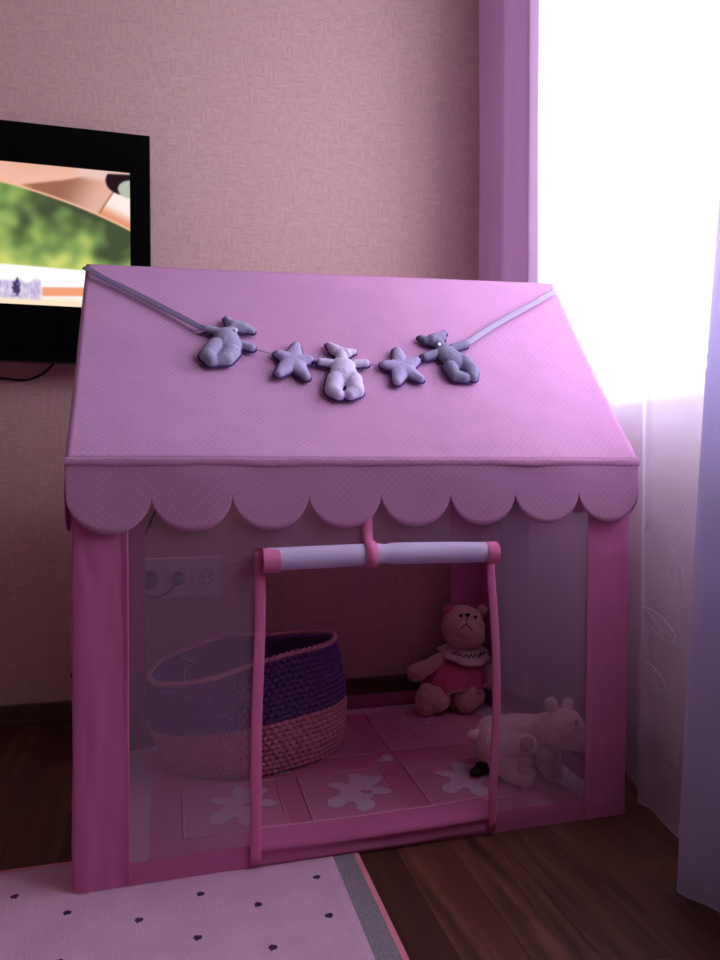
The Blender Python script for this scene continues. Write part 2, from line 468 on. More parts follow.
for j in range(nv+1):
    for i in range(nu+1):
        x = xs[i]; z = szb+(szt-szb)*j/nv
        vs.append((x, TY+.006, z))
        acc = Vector((0, 0, 0))
        for ox, oy in ((-.45, -.45), (.45, -.45), (-.45, .45), (.45, .45)):
            sx = 130+(x-sxr)/.31*130+ox*1.1; sy = 303-(z-szb)/(szt-szb)*142+oy*1.1
            acc += Vector(scr(sx, sy))
        acc /= 4
        cols.append(lin([max(0, min(255, v)) for v in acc]))
fs = []
for j in range(nv):
    for i in range(nu):
        a = j*(nu+1)+i; fs.append((a, a+1, a+nu+2, a+nu+1))
scm, nt, out = newmat('screen_picture')
at = N(nt, 'ShaderNodeVertexColor', layer_name='Col'); em = N(nt, 'ShaderNodeEmission')
nt.links.new(at.outputs[0], em.inputs[0]); em.inputs[1].default_value = .9; nt.links.new(em.outputs[0], out.inputs[0])
me = bpy.data.meshes.new('screen'); me.from_pydata(vs, [], fs)
ca = me.color_attributes.new('Col', 'FLOAT_COLOR', 'POINT')
ca.data.foreach_set('color', [k for c in cols for k in c])
local(link('screen', me, scm), tv)
p0 = atY(75, 363, WY-.02)
tube('power_cord', [atY(-40, 374, WY-.012), atY(0, 378, WY-.008), atY(25, 380, WY-.008), atY(42, 374, WY-.008), atY(54, 363, WY-.010), atY(60, 352, WY-.012)], .0028, M['cable'], tv, 8, 30)

# sockets on the wall
so = empty('wall_socket', (.032, WY, .33), 'white triple wall socket behind the tent mesh', 'socket')
a = atY(141, 559, WY-.01); b = atY(222, 597, WY-.01)
sx0, sx1, sz0, sz1 = a.x-.02, b.x, .318, .430
vsz = (sz0, sz1)
box('socket_frame', (sx0, WY-.010, sz0), (sx1, WY, sz1), M['socket'], so, .004)
cz = (sz0+sz1)/2
for px in (150, 177.5, 206):
    x = atY(px, 570, WY-.012).x
    ins = box('socket_insert', (x-.034, WY-.0125, cz-.034), (x+.034, WY-.0098, cz+.034), M['socket'], so, .003)
    if px == 206:
        ring = [Vector((x+.020*cos(t), WY-.0128, cz+.020*sin(t))) for t in [2*PI*k/24 for k in range(25)]]
        o = tube('socket_rim', ring, .0012, M['hole'], None, 6); o.parent = ins
        for dx in (-.0095, .0095):
            o = box('pin_hole', (x+dx-.0028, WY-.0134, cz-.0028), (x+dx+.0028, WY-.0124, cz+.0028), M['hole'], None, .001)
            o.parent = ins
def lathe(name, prof, c, axis, mat, parent=None, seg=24):
    q = Vector((0, 0, 1)).rotation_difference(Vector(axis).normalized())
    vs = []; fs = []
    for r, h in prof:
        for k in range(seg):
            t = 2*PI*k/seg; vs.append(Vector(c)+q @ Vector((r*cos(t), r*sin(t), h)))
    for j in range(len(prof)-1):
        for k in range(seg):
            a = j*seg+k; b = j*seg+(k+1) % seg; fs.append((a, b, b+seg, a+seg))
    fs.append(tuple(range(seg))[::-1]); fs.append(tuple((len(prof)-1)*seg+k for k in range(seg)))
    return mesh(name, vs, fs, mat, parent)
x = atY(150, 570, WY-.012).x
pl = empty('power_plug', (x, WY-.0125, cz), 'round black plug in the left outlet of the wall socket', 'plug')
lathe('plug_body', [(.022, 0), (.024, .006), (.024, .020), (.019, .028), (.008, .030)], (x-.002, WY-.0125, cz), (0, -1, 0), M['plug'], pl)
a = atY(158, 505, WY-.02); b = atY(139, 549, WY-.018)
tube('plug_cord', [(x-.03, WY-.028, cz+.0), (b.x-.01, WY-.02, b.z-.03), tuple(b), tuple(a), (a.x+.03, WY-.02, a.z+.06), (a.x+.05, WY-.02, a.z+.3), (-.06, WY-.02, 1.12)], .0034, M['cable'], pl, 8, 40)
x = atY(177.5, 570, WY-.012).x
pl = empty('power_plug', (x, WY-.0125, cz), 'round black plug in the middle outlet with its cord curving down left', 'plug')
lathe('plug_body', [(.017, 0), (.019, .004), (.019, .018), (.013, .024), (.006, .026)], (x, WY-.0125, cz), (0, -1, 0), M['plug'], pl)
tube('plug_cord', [(x, WY-.030, cz-.004), tuple(atY(176, 583, WY-.028)), tuple(atY(168, 592, WY-.02)), tuple(atY(155, 597, WY-.012)), tuple(atY(141, 596, WY-.012)), tuple(atY(120, 600, WY-.012)), tuple(atY(85, 640, WY-.012)), (-.26, WY-.012, .12)], .003, M['cable'], pl, 8, 40)

# ------------------------------------------------------------------ play tent
TF = 1.230; TB = 1.935
tent = empty('play_tent', (.36, 1.585, 0), 'pink house-shaped play tent with scalloped roof edge and sheer walls', 'tent')
def corner(k, z):
    t = z/.70
    c = [(-.154+.002*t, TF-.012*(1-t)), (.867+.005*t, TF), (.867+.003*t, TB), (-.150, TB)][k]
    return Vector((c[0], c[1], z))
def wpt(k, s, z, out=0.0):
    """point on wall k (0 front, 1 right, 2 back, 3 left), s metres from its first corner (negative: from its last)"""
    a = corner(k, z); b = corner((k+1) % 4, z); L = (b-a).length
    if s < 0: s = L+s
    d = (b-a)/L; n = Vector((d.y, -d.x, 0))
    return a+d*s+n*out
def zb_(x, y): return .0048 if (x < .325 and y < 1.32) else .001
def wall_strip(name, k, s0, s1, z0, z1, mat, nu=20, nv=30, out=0.0, amp=.0015, seed=0, parent=None):
    a = corner(k, .3); L = (corner((k+1) % 4, .3)-a).length
    S0 = s0 if s0 >= 0 else L+s0; S1 = s1 if s1 > 0 else L+s1
    def f(u, v):
        s = S0+(S1-S0)*u; z = z0+(z1-z0)*v
        p = wpt(k, s, z, out)
        q = amp*noise.noise(Vector((p.x*9+seed, p.y*9, p.z*5)))+amp*.6*noise.noise(Vector((p.x*25, p.y*25+seed, p.z*14)))
        p = wpt(k, s, z, out+q)
        if z0 <= .01: p.z = max(p.z, zb_(p.x, p.y)) if v > 0 else zb_(p.x, p.y)
        return p
    o = surf(name, f, nu, nv, mat, parent or tent, lambda u, v: (S0+(S1-S0)*u, z0+(z1-z0)*v))
    if name == 'sheer_panel':
        sm = o.modifiers.new('s', 'SOLIDIFY'); sm.thickness = .0006; sm.offset = 0; sm.use_rim = False
    return o

PW = .085; PWR = .094
# corner columns wrap round each corner
for k in range(4):
    def f(u, v, k=k):
        z = .70*v
        prev = (k-1) % 4
        W0 = PWR if k == 1 else PW
        if u < .5: p = wpt(prev, -W0*(1-u*2) if u < .4999 else -1e-5, z, 0); o = wpt(prev, -W0*(1-u*2) if u < .4999 else -1e-5, z, 1)-p
        else: p = wpt(k, PW*(u*2-1), z, 0); o = wpt(k, PW*(u*2-1), z, 1)-p
        # rounded by the pole inside, soft folds
        w = .0035+.0022*noise.noise(Vector((u*5+k*7, k, z*6)))+.0016*noise.noise(Vector((u*9, k*3, z*22)))
        w -= .003*math.exp(-((u-.5)/.04)**2)
        if v < .06: w += .003*(1-v/.06)*noise.noise(Vector((u*14, k, 1)))
        p = p+o*w
        if v == 0: p.z = zb_(p.x, p.y)-.0
        return p
    surf('corner_column', f, 40, 70, M['satin'], tent, lambda u, v: (u*PW*2, v*.7))
    # stitched seam lines of the column
for (k, s) in ((0, PW), (0, -PWR), (2, PW), (2, -PW)):
    tube('column_seam', [wpt(k, s, z, .0075) for z in [.012+.69*i/30 for i in range(31)]], .0012, M['trim'], tent, 6)

DX0, DX1 = .138+.154, .578+.154         # the doorway, metres from the left front corner
BH = .042
wall_strip('sheer_panel', 0, PW-.004, DX0, BH-.002, .70, M['sheer'], 14, 30, .001)
wall_strip('sheer_panel', 0, DX1, -PWR+.004, BH-.002, .70, M['sheer'], 14, 30, .001, seed=4)
wall_strip('sheer_panel', 0, DX0, DX1, .55, .70, M['sheer'], 14, 12, .001, seed=2)
wall_strip('sheer_panel', 1, PW-.004, -PW+.004, BH-.002, .70, M['sheer'], 20, 30, .001)
wall_strip('sheer_panel', 3, PW-.004, -PW+.004, BH-.002, .70, M['sheer'], 20, 30, .001)
wall_strip('back_panel', 2, PW-.004, -PW+.004, BH-.002, .70, M['sheer_back'], 20, 30, .001)
# bottom border bands
wall_strip('bottom_border', 0, PW-.004, DX0, .0, BH, M['border'], 30, 6, .003, .003)
wall_strip('bottom_border', 0, DX1, -PWR+.004, .0, BH, M['border'], 30, 6, .003, .003, 3)
for k in (1, 2, 3): wall_strip('bottom_border', k, PW-.004, -PW+.004, .0, BH, M['border'], 40, 6, .002, .003, k)
# doorway threshold, a soft folded band leaning inwards
def f(u, v):
    s = DX0+(DX1-DX0)*u
    sag = -.004*sin(PI*u)
    fold = [(0, .0), (.006, .010), (.001, .022), (.009, .034), (-.004, .052)]
    t = v*4; i = min(3, int(t)); t -= i
    o = fold[i][0]*(1-t)+fold[i+1][0]*t; z = fold[i][1]*(1-t)+fold[i+1][1]*t
    if v > .75: o -= .030*(v-.75)*4
    p = wpt(0, s, z, o+.0015*noise.noise(Vector((s*12, v*3, 0))))
    p.z = max(zb_(p.x, p.y), z+sag*v+.0015*noise.noise(Vector((s*10, v, 5))))
    return p
surf('door_threshold', f, 60, 16, M['border'], tent, lambda u, v: (u*.45, v*.06))
tube('threshold_edge', [f(i/40, 1)+Vector((0, 0, .0008)) for i in range(41)], .0016, M['mat_line'], tent, 6)
# ribbons bordering the doorway
tube('door_ribbon', [wpt(0, .300, .545, .006), wpt(0, .298, .40, .006), wpt(0, .2925, .25, .006), wpt(0, .291, .12, .007), wpt(0, .290, .012, .009)],
     0, M['trim'], tent, 10, 30, (.0095, .0018), (0, -1, 0))
tube('door_ribbon', [wpt(0, .721, .545, .006), wpt(0, .7255, .48, .007), wpt(0, .7345, .36, .008), wpt(0, .737, .24, .008), wpt(0, .732, .12, .008), wpt(0, .7285, .010, .009)],
     0, M['trim'], tent, 10, 30, (.0085, .0018), (0, -1, 0))
# rolled-up door
RZ = .532; RYc = TF-.022
def f(u, v):
    a = 2*PI*v; x = .158+.412*u
    ends = 1 - .12*math.exp(-((u-.5)/.02)**2)
    r = (.0205-.0015*u)*ends+.0010*noise.noise(Vector((x*9, cos(a)*1.3, sin(a)*1.3)))
    sp = .0018*v
    return Vector((x, RYc+(r-sp)*cos(a), RZ+.003*sin(PI*u)+.004*u*0+(r-sp)*sin(a)))
o = surf('rolled_door', f, 60, 40, M['roll'], tent, lambda u, v: (u*.42, v*.13))
for x0, x1 in ((.149, .177), (.554, .575)):
    vs = []; fsx = []
    def g(u, v, x0=x0, x1=x1):
        a = 2*PI*3.0*v; r = .0085+.0148*v+.0006*noise.noise(Vector((u*3, a, 2)))
        return Vector((x0+(x1-x0)*u+.002*sin(a*1.3)*(1-v), RYc+r*cos(a), RZ+r*sin(a)))
    surf('roll_binding', g, 4, 120, M['trim'], tent)
# strap holding the roll
pts = []
sxp = atY(369.5, 550, RYc).x
for t in range(0, 27):
    a = PI*.62 - (2*PI*.86)*t/26
    pts.append(Vector((sxp, RYc-.0225*cos(a)*-1, RZ+.003+.0225*sin(a))))
pts = [Vector((sxp, TF-.004, .600)), Vector((sxp, TF-.004, .575)), Vector((sxp, TF-.010, .560))] + \
      [Vector((sxp, RYc+.0222*cos(PI*.45+PI*1.45*t/24), RZ+.003+.0222*sin(PI*.45+PI*1.45*t/24))) for t in range(25)] + [Vector((sxp, TF-.004, .545)), Vector((sxp, TF-.005, .60))]
vs = []; fs = []
for i, p in enumerate(pts):
    w = .010 + .0008*noise.noise(p*60)
    vs += [p+Vector((-w, 0, 0)), p+Vector((w, 0, 0))]
for i in range(len(pts)-1): fs.append((2*i, 2*i+1, 2*i+3, 2*i+2))
o = mesh('door_strap', vs, fs, M['trim'], tent)
sm = o.modifiers.new('s', 'SOLIDIFY'); sm.thickness = .0012; sm.offset = 0

# roof cover
EV = .703
def ridge(u): return Vector((-.163+1.066*u, 1.585, 1.102+.026*u))
def roof_f(u, v):
    eL, eR = Vector((-.160, TF-.013, EV)), Vector((.879, TF-.013, EV-.003))
    e = eL.lerp(eR, u); r = ridge(u)
    p = e.lerp(r, v)
    n = Vector((0, -.76, .65))
    sag = -.012*sin(PI*min(1, max(0, v)))*(.35+.65*sin(PI*u))
    wr = .0035*noise.noise(Vector((u*3.2, v*2.2, 0)))+.0011*noise.noise(Vector((u*11, v*8, 3)))
    wr += .0028*math.exp(-v/.06)*noise.noise(Vector((u*26, v*4, 7)))
    fade = min(1, v*14)*min(1, (1-v)*14)
    p = p+n*(sag+wr*fade)
    if v < .5: p += Vector((0, 0, .0018*math.exp(-v/.02)*noise.noise(Vector((u*30, 0, 1)))))
    return p
def roof_b(u, v):
    p = roof_f(u, v); return Vector((p.x, 2*1.585-p.y, p.z))
def rf(u, v):
    return roof_f(u, v*2) if v <= .5 else roof_b(u, 2-v*2)
o = surf('roof_cover', rf, 110, 120, M['tent'], tent, lambda u, v: (u*1.065, v*1.09))
sm = o.modifiers.new('s', 'SOLIDIFY'); sm.thickness = .002; sm.offset = -1
# gables under the roof ends
for u, sgn in ((.008, -1), (.992, 1)):
    def g(a, v, u=u):
        p = rf(u, a); q = Vector((p.x, p.y, .70)); return q.lerp(p, v)-Vector((0, 0, .003*v))
    surf('gable', g, 40, 14, M['gable'], tent, lambda a, v: (a*.7, v*.4))
# eave pipings
def val_z(t, n):
    c = (t*n) % 1.0
    return .644-.063*math.sqrt(max(0, 1-((c-.5)*2)**2))
def valance(k, n, s0, s1, x_out):
    cols_ = n*28
    us = []
    for q in range(n):
        for i in range(28): us.append((q+.5-.5*cos(PI*i/28))/n)
    us.append(1.0)
    vs = []; uv = []; nv = 12
    for j in range(nv+1):
        for i, u in enumerate(us):
            s = s0+(s1-s0)*u
            c = (u*n) % 1.0
            zbm = .644-.063*math.sqrt(max(0, 1-((c-.5)*2)**2)) if 0 < u < 1 else .644
            z = EV-.003+(zbm-EV+.003)*(j/nv)
            d = (EV-z)
            a = corner(k, .7); b = corner((k+1) % 4, .7); dr = (b-a).normalized(); nn = Vector((dr.y, -dr.x, 0))
            p = a+dr*s+nn*(x_out+.010*d/.12*0+.004*noise.noise(Vector((s*7, k*5, z*6)))*min(1, d/.03)+.004*(d/.12))
            p.z = z+.0012*noise.noise(Vector((s*20, k, 0)))
            vs.append(p); uv.append((s, z))
    w = len(us); fs = [(j*w+i, j*w+i+1, (j+1)*w+i+1, (j+1)*w+i) for j in range(nv) for i in range(w-1)]
    o = mesh('scalloped_valance', vs, fs, M['valance'], tent, uv)
    sm = o.modifiers.new('s', 'SOLIDIFY'); sm.thickness = .0015; sm.offset = 0
LF = (corner(1, .7)-corner(0, .7)).length; LS = (corner(2, .7)-corner(1, .7)).length
valance(0, 8, -.007, LF+.005, .0135); valance(2, 8, -.005, LF+.006, .0135)
valance(1, 5, -.013, LS+.013, .006); valance(3, 5, -.013, LS+.013, .007)
# gathered seam along the eave
def f(u, v):
    x = -.161+1.042*u; a = PI*v
    r = .0048+.0010*noise.noise(Vector((u*55, v*2, 0)))+.0008*noise.noise(Vector((u*18, v*2, 4)))
    return Vector((x, TF-.0135-r*sin(a)*.8, EV-.006+(r*1.5)*cos(a)-.002*u))
surf('eave_seam', f, 220, 10, M['valance'], tent, lambda u, v: (u*1.06, v*.02))
def f2(u, v):
    p = f(u, v); return Vector((p.x, 2*1.585-p.y, p.z))
surf('eave_seam', f2, 60, 8, M['valance'], tent, lambda u, v: (u*1.06, v*.02))

# ------------------------------------------------------------------ garland on the roof
RN = Vector((0, -(1.115-.70), 1.585-TF+.013)).normalized()      # slope normal
RO = Vector((.36, TF-.013, EV))
RU = Vector((1, 0, 0)); RVv = RN.cross(RU)*1.0
if RVv.z < 0: RVv = -RVv
def rp(px, py, h=0.0):
    """point on the roof cloth, a given height above it"""
    d = ray(px, py); off = 0.0
    for _ in range(4):
        t = (RO+RN*(off+h)-CAM).dot(RN)/d.dot(RN); P = CAM+d*t
        u = (P.x+.160)/1.056; v = (P-RO).dot(RVv)/.549
        off = (roof_f(min(1, max(0, u)), min(1, max(0, v)))-RO).dot(RN)
    return P
gar = empty('felt_garland', rp(345, 372), 'felt garland of three bears and two stars on grey ribbon across tent roof', 'garland')
RM = Matrix((RU, RVv, RN)).transposed()
def pillow(name, prims, mat, thick=.015, holder=None, lift=.011):
    """prims: list of ((px,py),r,(px,py),r) limbs in the slope plane"""
    body = []; rim = []
    for (a, ra, b, rb) in prims:
        A = rp(*a, lift); B = rp(*b, lift)
        ra_, rb_ = ra/425.0, rb/425.0
        k = max(1, int((B-A).length/(min(ra_, rb_)*.3)))
        for i in range(k+1):
            t = i/k; r = ra_+(rb_-ra_)*t; c = A.lerp(B, t)
            body.append(('s', c, (r, r, min(thick, r*.95)), RM.to_3x3()))
            rim.append(('s', c-RN*.003, (r+.0034, r+.0034, .0036), RM.to_3x3()))
    o = blob(name, body, .0016, mat, gar, .0005, 160, 2)
    st = blob('edge_stitching', rim, .0016, M['stitch'], None, 0, 0, 1)
    st.parent = o
    return o
def button(o, px, py, h, r=.0042):
    q = rp(px, py, h); b = lathe('button', [(r*.6, 0), (r, .001), (r, .0025), (r*.7, .0032)], q, (RN+Vector((0, -.6, 0))).normalized(), M['button'], None, 16)
    b.parent = o
# bear 1 (left, tilted)
b1 = pillow('bear_ornament', [((226, 337), 10.0, (229, 345), 11.0), ((216, 346), 7.5, (208, 356), 7.0), ((208, 356), 7.0, (212, 361), 6.0),
     ((231, 352), 8.0, (226, 359), 7.0), ((226, 359), 7.0, (218, 361), 5.0), ((217, 332), 4.0, (207, 329), 3.8), ((238, 344), 3.6, (251, 348), 4.0),
     ((233, 327), 6.2, (243, 328), 5.6), ((231, 332), 5, (228, 336), 6), ((244, 328), 5.0, (252, 331), 3.0), ((230, 324), 4.2, (227, 319), 3.2)], M['felt_grey'])
button(b1, 235.5, 330.5, .022)
b2 = pillow('bear_ornament', [((343, 367), 10.5, (344, 376), 12.0), ((336, 380), 8.0, (333, 391), 7.0), ((333, 391), 6.5, (338, 395), 5.5),
     ((353, 380), 8.0, (356, 391), 7.0), ((356, 391), 6.5, (350, 395), 5.5), ((334, 364), 4.0, (321, 362.5), 4.0), ((354, 364), 4.0, (365, 363.5), 4.0),
     ((335, 351), 5.5, (346, 354), 4.8), ((341, 355), 5, (342, 362), 6), ((334, 350), 5.0, (329, 345), 3.0), ((347, 353), 4.4, (353, 352), 3.0)], M['felt_light'])
button(b2, 343, 354, .018)
b3 = pillow('bear_ornament', [((446, 354), 10.0, (455, 361), 11.0), ((450, 368), 6.5, (455, 376), 6.0), ((455, 376), 6.0, (464, 378), 5.0),
     ((464, 362), 7.5, (471, 371), 7.0), ((471, 371), 7.0, (472, 377), 5.5), ((438, 353), 4.0, (425, 357), 4.2), ((452, 348), 4.0, (464, 345), 4.0),
     ((432, 341), 6.4, (440, 338), 5.4), ((438, 343), 5, (443, 350), 6), ((426, 341), 4.0, (421, 338), 3.2), ((440, 336), 3.6, (444, 333), 3.0)], M['felt_dark'])
button(b3, 439, 345, .020)
def star(cx, cy, tips, mat):
    pr = [((cx, cy), 9.5, t, 4.0) for t in tips]+[((cx, cy), 9.5, (cx+.5, cy+.5), 9.5)]
    o = pillow('star_ornament', pr, mat, .009)
    button(o, cx, cy-1, .016, .003)
star(293, 361, [(296, 346), (278, 354), (309, 360), (306, 377), (279, 374)], M['felt_star'])
star(402, 367, [(397, 351), (384, 365), (416, 361), (420, 379), (397, 382)], M['felt_star'])
def ribbon(pts, mat):
    P = [rp(*p[:2], .010 if len(p) < 3 else p[2]) for p in pts]
    tube('ribbon', P, 0, mat, gar, 10, 40, (.0080, .0009), RN)
ribbon([(84.5, 267, .012), (104, 278), (135, 293, .009), (170, 311), (206, 330, .012)], M['ribbon'])
ribbon([(556, 290, .012), (536, 302), (510, 316, .009), (488, 329), (466, 343.5, .012)], M['ribbon_l'])
for pts in ([(252, 348), (265, 352), (278, 355)], [(309, 361), (315, 362.5), (320, 363)], [(366, 364), (376, 365), (384, 366)], [(416, 361), (421, 359), (425, 357)],
            [(203, 331), (196, 333), (189, 331)]):
    tube('thread', [rp(*p, .012) for p in pts], .0009 if pts[0][0] not in (309, 416) else .003, M['thread'] if pts[0][0] not in (309, 416) else M['stitch'], gar, 6, 10)

# ------------------------------------------------------------------ mat inside the tent
mt = empty('bear_pattern_mat', (.38, 1.6, 0), 'pink patchwork mat with bear squares and pale border inside tent', 'mat')
MZ = .011
def polygon(name, pts, z, mat, parent, h=.0):
    bm = bmesh.new(); vv = [bm.verts.new((p[0], p[1], z)) for p in pts]
    fc = bm.faces.new(vv)
    if fc.normal.z < 0: fc.normal_flip()
    if h:
        r = bmesh.ops.extrude_face_region(bm, geom=[fc])
        for v in r['geom']:
            if isinstance(v, bmesh.types.BMVert): v.co.z -= h
        bmesh.ops.recalc_face_normals(bm, faces=bm.faces[:])
    bmesh.ops.triangulate(bm, faces=bm.faces[:])
    me = bpy.data.meshes.new(name); bm.to_mesh(me); bm.free()
    o = link(name, me, mat, None, False)
    return local(o, parent) if parent else o
polygon('mat_base', [(-.135, 1.262), (.855, 1.262), (.86, 1.915), (.10, 1.915), (.02, 1.80), (-.135, 1.765)], MZ, M['mat_pale'], mt, .004)
polygon('pink_field', [(-.040, 1.262), (.80, 1.262), (.805, 1.872), (.13, 1.872), (-.045, 1.74)], MZ+.0014, M['mat_pink'], mt, .0014)
def bear_shape(cx, cy, s, rot):
    """outline of a stylised spread bear"""
    prim = [((0, 0), .034, .040), ((0, .052), .030, .026), ((-.024, .072), .012, .012), ((.024, .072), .012, .012),
            ((-.042, .020), .024, .014), ((.042, .020), .024, .014), ((-.028, -.045), .018, .024), ((.028, -.045), .018, .024)]
    pts = []
    for i in range(120):
        a = 2*PI*i/120; best = 0
        for k in range(120):
            r = k*.0009; x, y = r*cos(a), r*sin(a)+.0
            for (c, rx, ry) in prim:
                if ((x-c[0])/rx)**2+((y-c[1])/ry)**2 < 1: best = r; break
        x, y = best*cos(a)*s, best*sin(a)*s
        pts.append((cx+x*cos(rot)-y*sin(rot), cy+x*sin(rot)+y*cos(rot)))
    return pts
sq = [(.020, .212, 1.325, 1.527, .0), (.260, .446, 1.325, 1.527, .0), (.500, .690, 1.325, 1.527, .0),
      (.740, .79, 1.325, 1.527, None), (.255, .448, 1.605, 1.862, 1), (.502, .700, 1.605, 1.862, 1), (.020, .208, 1.605, 1.80, None)]
for i, (x0, x1, y0, y1, kind) in enumerate(sq):
    q = polygon('mat_square', [(x0, y0), (x1, y0), (x1, y1), (x0, y1)], MZ+.0026, M['mat_square'], mt, .0012)
    b = .0022
    loop = [Vector((x0, y0, MZ+.003)), Vector((x1, y0, MZ+.003)), Vector((x1, y1, MZ+.003)), Vector((x0, y1, MZ+.003)), Vector((x0, y0, MZ+.003))]
    parts = []
    for a, c in zip(loop[:-1], loop[1:]): parts.append(tube_data([a, c], .0016, 6))
    v, f_ = merge(parts); o = mesh('square_outline', v, f_, M['mat_line'], None); o.parent = q
    cxm, cym = (x0+x1)/2, (y0+y1)/2
    if kind == 0.0:
        rot = [-.35, -.5, -.45][i]
        pts = bear_shape(cxm+.015, cym-.005, 1.05, rot)
        o = polygon('bear_applique', pts, MZ+.0036, M['mat_bear'], None, .0008)
        o.parent = q
        u = Vector((cos(rot), sin(rot), 0)); w = Vector((-sin(rot), cos(rot), 0)); c0 = Vector((cxm+.015, cym-.005, MZ+.0040))
        hp = [c0+u*(.013*cos(t)+.018)+w*(.007*sin(t)+.01) for t in [2*PI*k/20 for k in range(20)]]
        o = polygon('applique_patch', [(p.x, p.y) for p in hp], MZ+.0040, M['mat_pink'], None, .0004)
        o.parent = q
    elif kind == 1:
        pts = [Vector((p[0], p[1], MZ+.0035)) for p in bear_shape(cxm, cym, 1.1, -.4)]; pts.append(pts[0])
        v, f_ = tube_data(pts, .0015, 5); o = mesh('bear_outline', v, f_, M['mat_line'], None); o.parent = q
def heart(cx, cy, s, rot=0, n=36):
    out = []
    for k in range(n):
        t = 2*PI*k/n; x = 16*sin(t)**3; y = 13*cos(t)-5*cos(2*t)-2*cos(3*t)-cos(4*t)
        x, y = x*s/32, y*s/32; out.append((cx+x*cos(rot)-y*sin(rot), cy+x*sin(rot)+y*cos(rot)))
    return out
for (cx, cy) in ((.475, 1.567), (.236, 1.567), (.715, 1.567)):
    polygon('heart_patch', heart(cx, cy, .045, .8), MZ+.0034, M['mat_bear'], mt, .0012)

# ------------------------------------------------------------------ rug
rg = empty('pink_rug', (-.3, .8, 0), 'pale pink rug with tiny dark hearts and grey border in front of tent', 'rug')
def rug_material():
    m, nt, out = newmat('pale_rug_pile_with_hearts')
    p = N(nt, 'ShaderNodeBsdfPrincipled'); p.inputs['Roughness'].default_value = .95; p.inputs['Specular IOR Level'].default_value = .08
    tc = N(nt, 'ShaderNodeTexCoord'); sp = N(nt, 'ShaderNodeSeparateXYZ'); nt.links.new(tc.outputs['Object'], sp.inputs[0])
    masks = []
    for ox, oy in ((.036, 1.162), (.135, 1.119)):
        ax = math_(nt, 'DIVIDE', math_(nt, 'SUBTRACT', sp.outputs[0], ox), .19)
        ay = math_(nt, 'DIVIDE', math_(nt, 'SUBTRACT', sp.outputs[1], oy), .109)
        ix = math_(nt, 'ROUND', ax); iy = math_(nt, 'ROUND', ay)
        cb = N(nt, 'ShaderNodeCombineXYZ'); nt.links.new(ix, cb.inputs[0]); nt.links.new(iy, cb.inputs[1]); cb.inputs[2].default_value = ox
        wn = N(nt, 'ShaderNodeTexWhiteNoise', noise_dimensions='3D'); nt.links.new(cb.outputs[0], wn.inputs['Vector'])
        s3 = N(nt, 'ShaderNodeSeparateColor'); nt.links.new(wn.outputs['Color'], s3.inputs[0])
        lx = math_(nt, 'MULTIPLY', math_(nt, 'SUBTRACT', ax, ix), .19)
        ly = math_(nt, 'MULTIPLY', math_(nt, 'SUBTRACT', ay, iy), .109)
        lx = math_(nt, 'ADD', lx, math_(nt, 'MULTIPLY', math_(nt, 'SUBTRACT', s3.outputs[0], .5), .014))
        ly = math_(nt, 'ADD', ly, math_(nt, 'MULTIPLY', math_(nt, 'SUBTRACT', s3.outputs[1], .5), .014))
        an = math_(nt, 'MULTIPLY', math_(nt, 'SUBTRACT', s3.outputs[2], .5), 1.6)
        ca, sa = math_(nt, 'COSINE', an), math_(nt, 'SINE', an)
        hx = math_(nt, 'SUBTRACT', math_(nt, 'MULTIPLY', lx, ca), math_(nt, 'MULTIPLY', ly, sa))
        hy = math_(nt, 'ADD', math_(nt, 'MULTIPLY', lx, sa), math_(nt, 'MULTIPLY', ly, ca))
        hx = math_(nt, 'DIVIDE', hx, .0052); hy = math_(nt, 'DIVIDE', hy, .0052)
        x2 = math_(nt, 'MULTIPLY', hx, hx); y2 = math_(nt, 'MULTIPLY', hy, hy)
        q = math_(nt, 'SUBTRACT', math_(nt, 'ADD', x2, y2), 1.0)
        q3 = math_(nt, 'MULTIPLY', math_(nt, 'MULTIPLY', q, q), q)
        r = math_(nt, 'SUBTRACT', q3, math_(nt, 'MULTIPLY', x2, math_(nt, 'MULTIPLY', y2, hy)))
        masks.append(math_(nt, 'LESS_THAN', r, .1))
    mk = math_(nt, 'MAXIMUM', masks[0], masks[1])
    t = nz(nt, coord(nt), 420, 4); t2 = nz(nt, coord(nt), 9, 3)
    c = lin((222, 182, 208))
    base = mixrgb(nt, t, tuple(x*.72 for x in c[:3])+(1,), tuple(min(1, x*1.12) for x in c[:3])+(1,))
    base = mixrgb(nt, ramp(nt, t2, .35, .7), base, mixrgb(nt, 1.0, base, (.90, .84, .88, 1), 'MULTIPLY'))
    nt.links.new(mixrgb(nt, mk, base, lin((70, 46, 76))), p.inputs['Base Color'])
    nt.links.new(bump(nt, t, .8, .002), p.inputs['Normal'])
    nt.links.new(p.outputs[0], out.inputs[0])
    return m
M['rug'] = rug_material()
def rugsurf(name, x0, x1, y0, y1, mat, h):
    def f(u, v): 
        x = x0+(x1-x0)*u; y = y0+(y1-y0)*v
        return Vector((x, y, h+.0006*noise.noise(Vector((x*60, y*60, 0)))))
    o = surf(name, f, 120, 100, mat, rg)
    sm = o.modifiers.new('s', 'SOLIDIFY'); sm.thickness = h-.0008; sm.offset = -1
    return o
rugsurf('rug_pile', -1.3, .272, .15, 1.312, M['rug'], .0040)
rugsurf('grey_border', .272, .309, .15, 1.312, M['rug_grey'], .0037)
rugsurf('edge_binding', .309, .318, .15, 1.314, M['rug_pink'], .0042)
rugsurf('back_binding', -1.3, .309, 1.312, 1.319, M['rug_pink'], .0042)
